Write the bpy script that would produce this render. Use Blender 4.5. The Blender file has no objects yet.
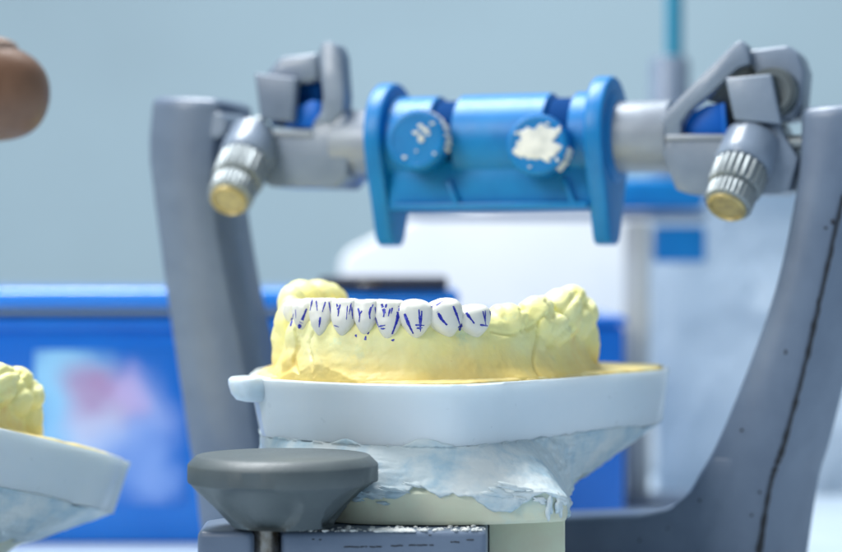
import bpy, bmesh, math, random
from mathutils import Vector, Matrix, noise
from mathutils.bvhtree import BVHTree
random.seed(7)
SC = bpy.context.scene
COL = SC.collection
S = 0.001                                   # everything below is written in millimetres
R = math.radians
# ---------------------------------------------------------------- camera
FPX = 2105.0
CAM = Vector((0, -400, 75))
cd = bpy.data.cameras.new('camera'); cam = bpy.data.objects.new('camera', cd); COL.objects.link(cam)
cam.location = CAM * S; cam.rotation_euler = (R(90), 0, 0)
cd.lens = 90; cd.sensor_width = 36; cd.clip_start = 0.01; cd.clip_end = 50
cd.dof.use_dof = True; cd.dof.focus_distance = 0.397; cd.dof.aperture_fstop = 11.5
SC.camera = cam
# ---------------------------------------------------------------- light
w = bpy.data.worlds.new('World'); SC.world = w; w.use_nodes = True
w.node_tree.nodes['Background'].inputs[0].default_value = (0.68, 0.84, 1.0, 1)
w.node_tree.nodes['Background'].inputs[1].default_value = 0.44
def area(name, loc, target, sx, sy, power, col):
    l = bpy.data.lights.new(name, 'AREA'); l.shape = 'RECTANGLE'; l.size = sx; l.size_y = sy
    l.energy = power; l.color = col
    o = bpy.data.objects.new(name, l); COL.objects.link(o); o.location = loc
    o.rotation_euler = (Vector(target) - Vector(loc)).to_track_quat('-Z', 'Y').to_euler()
    return o
area('ceiling_light', (-0.25, 0.25, 0.95), (0.0, 0.02, 0.08), 0.55, 0.35, 15.5, (0.95, 0.98, 1.0))
area('front_fill_light', (-0.9, -0.75, 0.75), (0, 0, 0.08), 0.6, 0.6, 11.5, (1.0, 0.985, 0.95))  # unseen soft fill added at the front left
area('wall_fill_light', (0.1, 0.7, 1.3), (0.0, 1.3, 0.3), 0.8, 0.4, 6.5, (0.90, 0.97, 1.0))  # unseen lamp added to brighten the back wall
SC.view_settings.view_transform = 'Standard'; SC.view_settings.look = 'None'
SC.view_settings.exposure = 0.10; SC.view_settings.gamma = 1.0

# ---------------------------------------------------------------- helpers
def at(px, py, d):
    return Vector(((px - 421) / FPX * d, d - 400, 75 + (276 - py) / FPX * d))
YAW = R(20); OX, OY = 18.0, 85.0
EX = Vector((math.cos(YAW), -math.sin(YAW), 0)); EY = Vector((math.sin(YAW), math.cos(YAW), 0))
def A(x, y, z):                              # articulator frame -> world (mm)
    return Vector((OX, OY, 0)) + EX * x + EY * y + Vector((0, 0, z))
def LP(px, py, yl):                          # where the sight line meets the articulator's plane y = yl
    dr = Vector(((px - 421) / FPX, 1, (276 - py) / FPX))
    o = CAM - Vector((OX, OY, 0))
    s = (yl - o.dot(EY)) / dr.dot(EY)
    P = o + dr * s
    return P.dot(EX), P.z
def fbm(p, o=4):
    return noise.fractal(p, 1.0, 2.0, o)

def props(o, label=None, cat=None, group=None, kind=None):
    if label: o['label'] = label
    if cat: o['category'] = cat
    if group: o['group'] = group
    if kind: o['kind'] = kind
    return o
def root(name, loc, label, cat, group=None):
    o = bpy.data.objects.new(name, None); COL.objects.link(o); o.location = Vector(loc) * S
    o.empty_display_size = 0.01
    return props(o, label, cat, group)
def worldloc(o):
    v = Vector((0, 0, 0))
    while o is not None:
        v += o.location; o = o.parent
    return v
def link(name, bm, mats, parent=None, smooth=35, base=None):
    """bm is in world millimetres; becomes ONE mesh object"""
    bmesh.ops.recalc_face_normals(bm, faces=bm.faces)
    off = worldloc(parent) if parent else Vector(base or (0, 0, 0)) * S
    for v in bm.verts: v.co = v.co * S - off
    me = bpy.data.meshes.new(name); bm.to_mesh(me); bm.free()
    for m in (mats if isinstance(mats, (list, tuple)) else [mats]): me.materials.append(m)
    for p in me.polygons: p.use_smooth = True
    if smooth: 
        try: me.set_sharp_from_angle(angle=R(smooth))
        except Exception: pass
    o = bpy.data.objects.new(name, me); COL.objects.link(o)
    if parent: o.parent = parent
    else: o.location = off
    return o
def prism(bm, pts0, pts1, bevel=0.0, seg=2):
    """solid between two rings of 3-D points"""
    a = [bm.verts.new(p) for p in pts0]; b = [bm.verts.new(p) for p in pts1]
    n = len(a); fs = [bm.faces.new(a), bm.faces.new(b[::-1])]
    for i in range(n): fs.append(bm.faces.new((a[i], b[i], b[(i+1) % n], a[(i+1) % n])))
    bmesh.ops.recalc_face_normals(bm, faces=fs)
    if bevel:
        es = list({e for f in fs for e in f.edges if len(e.link_faces) == 2 and e.calc_face_angle(0) > R(25)})
        bmesh.ops.bevel(bm, geom=es, offset=bevel, segments=seg, profile=0.5, affect='EDGES', clamp_overlap=True)
def aprism(bm, xz, y0, y1, bevel=0.6, seg=2):
    prism(bm, [A(x, y0, z) for x, z in xz], [A(x, y1, z) for x, z in xz], bevel, seg)
def box(bm, c, hx, hy, hz, bevel=0.5, ex=Vector((1,0,0)), ey=Vector((0,1,0)), ez=Vector((0,0,1)), seg=2):
    c = Vector(c)
    q = [(-1,-1),(1,-1),(1,1),(-1,1)]
    prism(bm, [c + ex*hx*i + ey*hy*j - ez*hz for i, j in q], [c + ex*hx*i + ey*hy*j + ez*hz for i, j in q], bevel, seg)
def abox(bm, x0, x1, y0, y1, z0, z1, bevel=0.5, seg=2):
    box(bm, A((x0+x1)/2, (y0+y1)/2, (z0+z1)/2), (x1-x0)/2, (y1-y0)/2, (z1-z0)/2, bevel, EX, EY, seg=seg)
def lathe(bm, prof, o, ax, seg=48, mod=None, cap=True):
    o = Vector(o); ax = Vector(ax).normalized()
    u = ax.orthogonal().normalized(); v = ax.cross(u)
    rings = []
    for r, h in prof:
        ring = []
        for i in range(seg):
            t = 2*math.pi*i/seg
            rr = mod(r, h, t) if mod else r
            ring.append(bm.verts.new(o + ax*h + (u*math.cos(t) + v*math.sin(t))*rr))
        rings.append(ring)
    for a, b in zip(rings, rings[1:]):
        for i in range(seg): bm.faces.new((a[i], a[(i+1) % seg], b[(i+1) % seg], b[i]))
    if cap:
        bm.faces.new(rings[0][::-1]); bm.faces.new(rings[-1])
def ball(bm, c, rx, ry, rz, rot=0, sub=3):
    m = Matrix.Translation(Vector(c)) @ Matrix.Rotation(rot, 4, 'Z') @ Matrix.Diagonal((rx, ry, rz, 1))
    bmesh.ops.create_icosphere(bm, subdivisions=sub, radius=1, matrix=m)
def catmull(P, n):
    out = []
    P = [Vector(p) for p in P]
    for i in range(len(P)-1):
        p0 = P[max(i-1, 0)]; p1 = P[i]; p2 = P[i+1]; p3 = P[min(i+2, len(P)-1)]
        for k in range(n):
            t = k/n
            out.append(0.5*((2*p1) + (p2-p0)*t + (2*p0-5*p1+4*p2-p3)*t*t + (-p0+3*p1-3*p2+p3)*t**3))
    out.append(P[-1]); return out
def remeshed(bm, voxel, smooth_it=2):
    me = bpy.data.meshes.new('tmp'); bm.to_mesh(me); bm.free()
    o = bpy.data.objects.new('tmp', me); COL.objects.link(o)
    m = o.modifiers.new('r', 'REMESH'); m.mode = 'VOXEL'; m.voxel_size = voxel
    s = o.modifiers.new('s', 'SMOOTH'); s.factor = 0.5; s.iterations = smooth_it
    dg = bpy.context.evaluated_depsgraph_get(); dg.update()
    e = bpy.data.meshes.new_from_object(o.evaluated_get(dg))
    out = bmesh.new(); out.from_mesh(e)
    bpy.data.objects.remove(o); bpy.data.meshes.remove(me); bpy.data.meshes.remove(e)
    return out

# ---------------------------------------------------------------- materials
def mat(name, col, rough=0.5, var=None, vscale=200, vrange=(0.4, 0.65), bump=0.0, bscale=600, metallic=0.0, sss=0.0,
        ssscol=None, spec=0.5, coat=0.0, extra=None):
    m = bpy.data.materials.new(name); m.use_nodes = True; nt = m.node_tree; N = nt.nodes; Lk = nt.links
    b = N['Principled BSDF']
    b.inputs['Base Color'].default_value = (*col, 1); b.inputs['Roughness'].default_value = rough
    b.inputs['Metallic'].default_value = metallic; b.inputs['Specular IOR Level'].default_value = spec
    b.inputs['Coat Weight'].default_value = coat
    if sss:
        b.inputs['Subsurface Weight'].default_value = sss
        b.inputs['Subsurface Radius'].default_value = ssscol or (0.004, 0.004, 0.004)
        b.inputs['Subsurface Scale'].default_value = 1.0
    tc = N.new('ShaderNodeTexCoord')
    last = None
    layers = []
    if var: layers.append((var, vscale, vrange))
    if extra: layers += extra
    for c2, sc, rg in layers:
        n = N.new('ShaderNodeTexNoise'); n.inputs['Scale'].default_value = sc; n.inputs['Detail'].default_value = 6
        n.inputs['Roughness'].default_value = 0.6
        Lk.new(tc.outputs['Object'], n.inputs['Vector'])
        r = N.new('ShaderNodeMapRange'); r.inputs[1].default_value = rg[0]; r.inputs[2].default_value = rg[1]
        Lk.new(n.outputs['Fac'], r.inputs[0])
        mx = N.new('ShaderNodeMix'); mx.data_type = 'RGBA'
        Lk.new(r.outputs[0], mx.inputs[0])
        if last: Lk.new(last, mx.inputs[6])
        else: mx.inputs[6].default_value = (*col, 1)
        mx.inputs[7].default_value = (*c2, 1); last = mx.outputs[2]
    if last: Lk.new(last, b.inputs['Base Color'])
    if bump:
        n = N.new('ShaderNodeTexNoise'); n.inputs['Scale'].default_value = bscale; n.inputs['Detail'].default_value = 8
        Lk.new(tc.outputs['Object'], n.inputs['Vector'])
        bp = N.new('ShaderNodeBump'); bp.inputs['Strength'].default_value = 0.7; bp.inputs['Distance'].default_value = bump
        Lk.new(n.outputs['Fac'], bp.inputs['Height']); Lk.new(bp.outputs[0], b.inputs['Normal'])
        rr = N.new('ShaderNodeMapRange'); rr.inputs[3].default_value = max(rough-0.08, 0.02); rr.inputs[4].default_value = min(rough+0.1, 1)
        Lk.new(n.outputs['Fac'], rr.inputs[0]); Lk.new(rr.outputs[0], b.inputs['Roughness'])
    return m
M = {}
M['grey'] = mat('grey_paint', (0.145, 0.19, 0.265), 0.34, (0.12, 0.16, 0.23), 90, bump=0.00006, bscale=900,
                extra=[((0.10, 0.10, 0.12), 420, (0.72, 0.76))])
M['grey_light'] = mat('grey_cast_metal', (0.20, 0.25, 0.325), 0.33, (0.165, 0.21, 0.28), 120, bump=0.00006, bscale=900, coat=0.2)
M['tube'] = mat('satin_tube', (0.29, 0.325, 0.375), 0.35, (0.25, 0.28, 0.33), 100, bump=0.00005, metallic=0.1)
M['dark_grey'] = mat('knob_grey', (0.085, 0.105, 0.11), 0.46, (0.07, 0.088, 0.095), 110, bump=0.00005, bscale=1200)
M['blue'] = mat('blue_plastic', (0.001, 0.19, 0.50), 0.38, (0.001, 0.16, 0.44), 120, spec=0.35, bump=0.00004, bscale=700)
M['blue_dark'] = mat('deep_blue_plastic', (0.001, 0.12, 0.52), 0.4, spec=0.25)
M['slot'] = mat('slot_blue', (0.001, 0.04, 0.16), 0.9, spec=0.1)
M['tub'] = mat('tub_blue', (0.002, 0.125, 0.54), 0.22, (0.004, 0.17, 0.62), 12)
M['steel'] = mat('knurled_steel', (0.27, 0.30, 0.31), 0.42, metallic=0.55, bump=0.00003, bscale=2000)
M['steel_dark'] = mat('worn_steel', (0.30, 0.29, 0.27), 0.35, (0.14, 0.10, 0.06), 300, metallic=0.8)
M['brass'] = mat('brass', (0.50, 0.40, 0.17), 0.45, (0.36, 0.29, 0.14), 500, metallic=0.5)
M['black'] = mat('dark_grime', (0.02, 0.02, 0.025), 0.7)
M['plaster'] = mat('white_plaster', (0.52, 0.61, 0.64), 0.42, (0.36, 0.51, 0.60), 150, (0.44, 0.60), bump=0.00016, bscale=700, spec=0.5, sss=0.15, ssscol=(0.003, 0.003, 0.0035),
                   extra=[((0.64, 0.69, 0.69), 70, (0.5, 0.66))])
M['smear'] = mat('dried_plaster', (0.80, 0.80, 0.76), 0.8, (0.6, 0.62, 0.6), 300, bump=0.0002, bscale=900)
M['cream'] = mat('cream_stone', (0.62, 0.66, 0.50), 0.5, (0.60, 0.58, 0.44), 110, bump=0.00005, bscale=500,
                 extra=[((0.50, 0.62, 0.56), 60, (0.55, 0.7)), ((0.62, 0.40, 0.30), 220, (0.70, 0.78))])
M['tray'] = mat('white_tray_plastic', (0.67, 0.745, 0.80), 0.30, (0.63, 0.72, 0.785), 50, sss=0.35, ssscol=(0.005, 0.006, 0.007), bump=0.00003, bscale=300)
M['stone'] = mat('yellow_stone', (0.92, 0.86, 0.36), 0.48, (0.86, 0.84, 0.44), 100, (0.42, 0.62), bump=0.00010, bscale=900, sss=0.06,
                 ssscol=(0.003, 0.002, 0.001), extra=[((0.60, 0.47, 0.18), 900, (0.70, 0.75)), ((0.58, 0.74, 0.52), 170, (0.60, 0.76)), ((0.84, 0.66, 0.26), 80, (0.56, 0.72))])
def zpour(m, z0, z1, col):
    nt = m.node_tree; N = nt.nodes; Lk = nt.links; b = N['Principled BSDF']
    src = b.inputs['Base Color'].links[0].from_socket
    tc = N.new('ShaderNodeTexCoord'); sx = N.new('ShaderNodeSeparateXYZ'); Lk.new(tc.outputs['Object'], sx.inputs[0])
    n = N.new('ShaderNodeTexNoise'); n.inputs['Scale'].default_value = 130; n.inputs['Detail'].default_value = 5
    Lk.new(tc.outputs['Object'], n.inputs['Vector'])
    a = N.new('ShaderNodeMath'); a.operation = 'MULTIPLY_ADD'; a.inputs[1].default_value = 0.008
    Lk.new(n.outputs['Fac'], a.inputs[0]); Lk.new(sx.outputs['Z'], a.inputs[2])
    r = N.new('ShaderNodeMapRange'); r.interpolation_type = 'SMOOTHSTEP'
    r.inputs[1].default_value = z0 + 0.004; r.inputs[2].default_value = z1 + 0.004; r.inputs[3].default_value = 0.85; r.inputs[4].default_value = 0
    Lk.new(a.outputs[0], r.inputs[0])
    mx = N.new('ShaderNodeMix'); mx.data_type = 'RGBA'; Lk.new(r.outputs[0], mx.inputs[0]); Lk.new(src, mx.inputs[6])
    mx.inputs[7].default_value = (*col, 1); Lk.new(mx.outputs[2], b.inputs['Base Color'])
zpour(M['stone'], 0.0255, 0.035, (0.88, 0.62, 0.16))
M['stone_floor'] = mat('yellow_stone_base', (0.78, 0.60, 0.22), 0.55, (0.80, 0.70, 0.34), 200, bump=0.00015, bscale=800,
                 extra=[((0.45, 0.25, 0.06), 500, (0.68, 0.75))])
M['wax'] = mat('ivory_white_tooth', (0.78, 0.765, 0.69), 0.36, (0.74, 0.73, 0.67), 300, sss=0.25, ssscol=(0.002, 0.002, 0.0015), bump=0.00005, bscale=900)
M['ink'] = mat('blue_ink', (0.006, 0.012, 0.36), 0.5, (0.12, 0.15, 0.60), 1800, (0.5, 0.68))
M['skin'] = mat('skin', (0.20, 0.10, 0.055), 0.42, (0.15, 0.07, 0.035), 150, bump=0.0001, bscale=900, sss=0.15, ssscol=(0.004, 0.002, 0.001))
M['nail'] = mat('finger_nail', (0.42, 0.28, 0.21), 0.2)
M['cloth'] = mat('white_sleeve', (0.7, 0.74, 0.78), 0.85, bump=0.0002)
M['white'] = mat('white_board', (0.86, 0.87, 0.85), 0.5, (0.80, 0.83, 0.84), 20)
M['bag'] = mat('pale_plastic_film', (0.44, 0.55, 0.66), 0.42, (0.52, 0.62, 0.72), 9, spec=0.5, coat=0.1)
M['wall'] = mat('blue_grey_wall', (0.41, 0.52, 0.57), 0.8, (0.36, 0.455, 0.50), 1.3)
M['table'] = mat('pale_table_top', (0.42, 0.52, 0.62), 0.35, (0.50, 0.58, 0.66), 15)
M['lid'] = mat('lid_blue', (0.01, 0.21, 0.72), 0.2, coat=0.5)
M['teal'] = mat('teal_rod', (0.02, 0.22, 0.33), 0.35)
M['pole'] = mat('dull_pole', (0.50, 0.52, 0.50), 0.4, (0.46, 0.46, 0.43), 40)
M['red'] = mat('label_red', (0.55, 0.08, 0.12), 0.4)
M['labelblue'] = mat('label_pale_blue', (0.25, 0.48, 0.75), 0.4, (0.10, 0.25, 0.65), 30)
M['darkbox'] = mat('dark_case', (0.03, 0.035, 0.06), 0.6)

# ================================================================= THE SETTING
bm = bmesh.new(); box(bm, (0, 480, -10), 900, 1000, 10, 1.0)
t = link('table', bm, M['table']); t['kind'] = 'structure'
bm = bmesh.new(); box(bm, (0, 1500, 600), 2500, 15, 1500, 0)
t = link('wall', bm, M['wall']); t['kind'] = 'structure'

# ================================================================= ARTICULATOR
art = root('dental_articulator', A(0, 0, 0), 'grey dental articulator in front, with two posts, blue hinge barrel and brass tipped screws', 'dental tool')
ZB = LP(500, 140, 0)[1]                       # barrel axis height
FY, BY = -9.0, 11.0
def post(name, inner, seam, outer):
    """inner, seam: px traces on the front face; outer: how far the back outer edge stands out, all top to bottom"""
    I = catmull([Vector((*LP(x, y, FY), 0)) for x, y in inner], 6)
    Q = catmull([Vector((*LP(x, y, FY), 0)) for x, y in seam], 6)
    bm = bmesh.new(); rings = []
    n = len(I)
    for k in range(n):
        i, q = I[k], Q[k]; t = k/(n-1); o = outer(t); sg = 1 if q.x > i.x else -1
        j = 0.12*noise.noise(Vector((k*0.9, 3, sg)))
        c = 1.0
        ring = [A(i.x + sg*c, FY, i.y), A((i.x+q.x)/2, FY-0.4, (i.y+q.y)/2), A(q.x - sg*c*0.5 + j, FY, q.y), A(q.x + sg*(0.5)+j, FY+1.2, q.y),
                A(q.x + sg*o, BY-1.5, q.y), A(q.x + sg*(o-1.5), BY, q.y), A(i.x + sg*c, BY, i.y), A(i.x, BY-c, i.y), A(i.x, FY+c, i.y)]
        rings.append([bm.verts.new(p) for p in ring])
    m = len(rings[0])
    for a, b in zip(rings, rings[1:]):
        for i in range(m): bm.faces.new((a[i], a[(i+1) % m], b[(i+1) % m], b[i]))
    # rounded top
    def capring(src, up, k):
        c = sum((v.co for v in src), Vector()) / m
        return [bm.verts.new(c + (v.co - c)*k + Vector((0, 0, up))) for v in src]
    prev = rings[0]
    for up, k in ((0.9, 0.975), (1.6, 0.91), (1.95, 0.82)):
        r2 = capring(rings[0], up, k)
        for i in range(m): bm.faces.new((prev[i], prev[(i+1) % m], r2[(i+1) % m], r2[i]))
        prev = r2
    bm.faces.new(prev); bm.faces.new(rings[-1])
    return link(name, bm, M['grey'], art, 50)
post('post', [(218,106),(213,150),(214,205),(226,280),(241,350),(254,430),(264,500),(274,590)],
             [(152,104),(149,150),(153,190),(164,275),(175,350),(187,430),(197,500),(207,590)], lambda t: 0.3)
post('post', [(801,116),(800,150),(795,195),(776,285),(746,372),(715,446),(690,490),(640,590)],
             [(872,112),(856,150),(842,195),(822,285),(802,372),(782,446),(768,490),(752,590)], lambda t: 5.5 + 2.5*t)
# worn dark seam on the right post
def ribbon(bm, pts, wd, up=Vector((0,0,1)), side=None):
    pass
bm = bmesh.new()
sp = catmull([Vector((*LP(x, y, FY), 0)) for x, y in [(842,195),(822,285),(802,372),(782,446),(768,490),(752,590)]], 40)
prev = None
for k, p in enumerate(sp):
    f = fbm(Vector((k*0.13, 1.7, 0)), 4); wd = max(0.08, 0.20 + 0.6*f) * min(1, 0.25 + k/90)
    c = p.x + 0.15 + 0.5*noise.noise(Vector((k*0.2, 9, 0)))*0.4
    a = bm.verts.new(A(c - wd, FY - 0.16, p.y)); m_ = bm.verts.new(A(c + 0.35, FY + 0.55, p.y)); b = bm.verts.new(A(c + wd*0.6 + 0.35, FY + 1.35 + 0.5*wd, p.y))
    if prev:
        bm.faces.new((prev[0], prev[1], m_, a)); bm.faces.new((prev[1], prev[2], b, m_))
    prev = (a, m_, b)
link('worn_seam', bm, M['black'], art, 0)

# cross bar with the curved root of the right post
bm = bmesh.new()
xz = [LP(x, y, FY-0.3) for x, y in [(215,560),(215,524),(560,519),(640,516),(668,510),(690,491),(712,455),(742,455),(748,480),(742,560),(700,580)]]
aprism(bm, xz, FY-0.3, BY+0.4, 1.2, 3)
link('cross_bar', bm, M['grey'], art, 45)
bm = bmesh.new()                                # lower arm running forward under the cast
ax = lambda px, d: (px-421)/FPX*d
zt = 29.0
pts = [(ax(197, 379), -20.5), (ax(197,379)-0.5, -3), (ax(240, 390), 8), (ax(330,460), 62), (ax(470,470), 78), (ax(488, 420), 20), (ax(488, 381), -17), (ax(486,379), -20.5),
       (ax(284, 377.5), -22), (ax(281, 379), -20), (ax(281, 390), -8), (ax(254, 390), -8), (ax(254, 379), -20), (ax(251, 378), -22)]
prism(bm, [Vector((x, y, zt-10)) for x, y in pts], [Vector((x, y, zt)) for x, y in pts], 1.1, 3)
link('lower_arm', bm, M['grey'], art, 45)
for x, y in ((-30, 5), (5, 5)):
    bm = bmesh.new(); lathe(bm, [(5, 0), (6, 0.5), (6, 3), (4.5, 19.5)], (x, y, 0), (0, 0, 1), 24)
    link('foot', bm, M['dark_grey'], art)
for x in (-62, 45):
    bm = bmesh.new(); lathe(bm, [(6, 0), (7, 0.5), (7, 3), (5, 10)], A(x, 1, 0), (0, 0, 1), 24)
    link('foot', bm, M['dark_grey'], art)
# paint chips on the arm front
bm = bmesh.new()
for x0, y0, ln in ((313, 539.5, 3), (320, 540, 3), (430, 536, 2), (452, 543, 9), (345, 547.5, 38), (392, 546.5, 12), (410, 546, 26), (468, 541, 10)):
    for k in range(max(1, int(ln/1.6))):
        p = at(x0 + k*1.6, y0 + 0.6*noise.noise(Vector((k*0.4, y0, 0))) - (0.02*k if ln > 50 else 0), 377.6)
        t_ = (x0 + k*1.6 - 284) / (486-284); p.y = -22.08 + 1.5*t_
        if fbm(Vector((k*0.3, x0, 1))) > -0.12:
            ball(bm, p, 0.32, 0.12, 0.12 + 0.12*abs(noise.noise(Vector((k, x0, 0)))), 0, 1)
link('paint_chip', bm, M['black'], art)
for px, py in ((760,492),(826,228),(742,430),(700,500),(640,540),(668,528),(786,352),(752,515),(833,222)):
    bm = bmesh.new(); x_, z_ = LP(px, py, FY); ball(bm, A(x_, FY-0.35, z_), 0.25+0.3*random.random(), 0.2, 0.25+0.4*random.random(), 0, 1)
    link('paint_chip', bm, M['black'], art)
# plaster crumbs on the arm's top edge
bm = bmesh.new()
for k in range(170):
    px = 300 + 185*random.random(); t_ = (px-284)/202
    y = -21.2 + 1.5*t_ + random.random()**2*6
    r = 0.12 + 0.35*random.random()**2
    ball(bm, ((px-421)/FPX*(400+y), y, zt + r*0.35), r*1.7, r*1.2, r*0.7, random.random()*3, 1)
for k in range(60):
    px = 372 + 40*random.random(); y = -20.8 + random.random()*2.5; r = 0.3 + 0.3*random.random()
    ball(bm, ((px-421)/FPX*(400+y), y, zt + r*0.2), r*2.2, r*1.4, r*0.55, random.random()*3, 2)
props(link('plaster_crumbs', bm, M['smear'], art))

# big thumb knob at the front left
kc = Vector((ax(283, 382), -18, 0))
bm = bmesh.new()
prof = [(4, 42.45), (15.55, 42.55), (15.75, 42.47), (17.15, 41.1), (17.28, 40.85), (17.3, 38.1), (17.15, 37.75), (16.9, 37.6)]
for k in range(1, 13): prof.append((16.9 - (16.9-9.6)*k/12, 37.6 - 7.4*k/12))
prof += [(9.2, 29.75), (6, 29.6)]
def scoop(r, h, t):
    if 29.8 < h < 38.3 and r > 9:
        hh = (h - 33.6)/4.6
        tt = ((t - R(0) + math.pi/4) % (2*math.pi/4)) - math.pi/4
        q = (tt/0.60)**2 + hh*hh
        if q < 1: return r - 1.9*min(1, (1-q)*2.6)**0.6
    return r
kb = bmesh.new()
# fixed azimuth basis so that one scoop faces the viewer a little to the left
seg = 160; rings = []
for r, h in prof:
    rings.append([bm.verts.new(kc + Vector((math.cos(2*math.pi*i/seg + R(255))*scoop(r, h, 2*math.pi*i/seg),
                                            math.sin(2*math.pi*i/seg + R(255))*scoop(r, h, 2*math.pi*i/seg), h))) for i in range(seg)])
for a, b in zip(rings, rings[1:]):
    for i in range(seg): bm.faces.new((a[i], a[(i+1) % seg], b[(i+1) % seg], b[i]))
bm.faces.new(rings[0][::-1]); bm.faces.new(rings[-1])
kn = link('thumb_knob', bm, M['dark_grey'], art, 30)
bm = bmesh.new(); lathe(bm, [(2.6, 3), (2.6, 30)], kc + Vector((-3.2, 1, 0)), (0, 0, 1), 32, lambda r, h, t: r)
link('shaft', bm, M['steel_dark'], kn)

# barrel: blue cylinder, web and ribs
def alathe(bm, prof, x, y, z, seg=64, mod=None): lathe(bm, prof, A(x, y, z), EX, seg, mod)
xl = LP(396, 140, 0)[0]; xr = LP(611, 140, 0)[0]
BR = 10.4
SL = [(LP(429,110,-9)[0], LP(452,110,-9)[0]), (LP(543,110,-9)[0], LP(568,110,-9)[0])]
pr = [(BR, xl)]
for a_, b_ in SL: pr += [(BR, a_-0.25), (BR-0.25, a_), (BR-1.3, a_+0.1), (BR-1.3, b_-0.1), (BR-0.25, b_), (BR, b_+0.25)]
bm = bmesh.new(); alathe(bm, pr + [(BR, xr)], 0, 0, ZB, 96)
zl = LP(500, 209, -8)[1]
abox(bm, xl+1, xr-1, -7.5, 8, zl, ZB-3, 0.5)
abox(bm, xl+3, xr-3, -9.2, -7.3, zl, zl+1.5, 0.4)
for px in (430, 558):                      # raised collars either side of each slot
    pass
brl = link('hinge_barrel', bm, M['blue'], art)
for a_, b_ in ((456, 446), (572, 562)):
    bm = bmesh.new()
    x0 = LP(a_, 200, -8)[0]; x1 = LP(b_, 200, -8)[0]
    prism(bm, [A(x0, -9.2, zl+0.6), A(x0+1.3, -9.2, zl+0.6), A(x1+1.3, -9.0, zl+6.5), A(x1, -9.0, zl+6.5)],
              [A(x0, -6, zl+0.6), A(x0+1.3, -6, zl+0.6), A(x1+1.3, -6, zl+6.5), A(x1, -6, zl+6.5)], 0.2)
    link('rib', bm, M['blue'], brl)
# slots with the screw seats
for a_, b_ in ((429, 452), (543, 568)):
    x0 = LP(a_, 110, -9)[0]; x1 = LP(b_, 110, -9)[0]
    bm = bmesh.new(); rings = []
    for k in range(15):
        th = R(-35 + 150*k/14)               # from below the front round to the top
        cy, cz = -math.cos(th), math.sin(th)
        rings.append([A(x, cy*r_, ZB + cz*r_) for x, r_ in ((x0+0.12, BR-1.2), (x0+0.5, BR-1.16), (x1-0.5, BR-1.16), (x1-0.12, BR-1.2))])
    vs = [[bm.verts.new(p) for p in r_] for r_ in rings]
    for a2, b2 in zip(vs, vs[1:]):
        for i in range(3): bm.faces.new((a2[i], a2[i+1], b2[i+1], b2[i]))
    link('slot', bm, M['slot'], brl)
def flange(xc, th):
    pts = []
    RR = 13.0
    for k in range(29):
        a_ = R(-22 + 224*k/28); pts.append((RR*math.cos(a_), ZB + 0.8 + RR*math.sin(a_)*1.0))
    zb = LP(404, 246, 0)[1]
    tail = [(-10.8, ZB-8), (-8.4, ZB-13.5), (-5.2, zb+2.2), (-4.2, zb+0.6), (-2.8, zb), (1.8, zb), (3.2, zb+0.6), (4.2, zb+2.2), (8.2, ZB-13.5), (10.8, ZB-8)]
    pts = pts + tail
    bm = bmesh.new()
    prism(bm, [A(xc-th/2, y, z) for y, z in pts], [A(xc+th/2, y, z) for y, z in pts], 0.7, 3)
    return link('flange', bm, M['blue'], brl, 40)
flange(LP(391, 140, 0)[0], 4.2); flange(LP(607, 140, 0)[0], 4.2)
# outer sleeve edge round the right hand tube
bm = bmesh.new(); xx = LP(611, 140, 0)[0]; alathe(bm, [(8.6, xx), (10.2, xx+0.4), (10.2, xx+1.6), (8.4, xx+2.2)], 0, 0, ZB)
link('collar', bm, M['blue'], brl)
# barrel screws
def knob(px, py, name='barrel_knob'):
    x, z = LP(px, py, -16)
    o = A(x, -10, z); bm = bmesh.new()
    ax_ = (-EY + EX*0.10 + Vector((0, 0, 0.05))).normalized()
    md = lambda r, h, t: r + (0.22*math.cos(t*36) if r > 6.6 and 0.3 < h < 5.6 else 0)
    lathe(bm, [(3.4, -1.5), (3.4, 0.1), (6.4, 0.2), (6.85, 0.7), (6.9, 1.5), (6.9, 3), (6.9, 4.6), (6.75, 5.5), (6.3, 5.95), (5.6, 6.0), (5.4, 5.8), (3, 5.8), (1, 5.8)], o, ax_, 216, md)
    k = link(name, bm, M['blue'], brl, 40)
    return k, o, ax_
def smear(k, o, ax_, blobs, h=5.85):
    u = Vector((0,0,1)).cross(ax_).normalized() * 1.0; v = ax_.cross(u)
    if u.dot(EX) < 0: u = -u
    if v.z < 0: v = -v
    bm = bmesh.new()
    for cx, cy, rx, ry, sd in blobs:
        N_ = 44; c = bm.verts.new(o + ax_*(h+0.45) + u*cx + v*cy); r1 = []; r2 = []
        for i in range(N_):
            t_ = 2*math.pi*i/N_
            f = 1 + 0.30*fbm(Vector((math.cos(t_)*1.6, math.sin(t_)*1.6, sd)), 4)*1.6
            dx, dy = math.cos(t_)*rx*f, math.sin(t_)*ry*f
            r1.append(bm.verts.new(o + ax_*(h+0.38) + u*(cx+dx*0.9) + v*(cy+dy*0.9)))
            r2.append(bm.verts.new(o + ax_*(h-0.1) + u*(cx+dx) + v*(cy+dy)))
        for i in range(N_):
            j = (i+1) % N_
            bm.faces.new((c, r1[i], r1[j])); bm.faces.new((r1[i], r2[i], r2[j], r1[j]))
    link('plaster_smear', bm, M['smear'], k)
k1 = knob(413, 141); smear(*k1, [(1.3, 0.2, 0.75, 0.95, 1), (2.2, 2.2, 0.9, 0.5, 2), (0.0, 1.6, 0.8, 0.4, 3), (1.0, 3.1, 0.6, 0.5, 4), (-2.6, -4.0, 0.5, 0.35, 5), (2.9, 1.3, 0.45, 0.4, 7), (0.2,-2.6,.3,.25,8), (4.4,-3.2,.4,.3,12), (3.8, 3.6, 0.6, 0.3, 9)])
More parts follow.
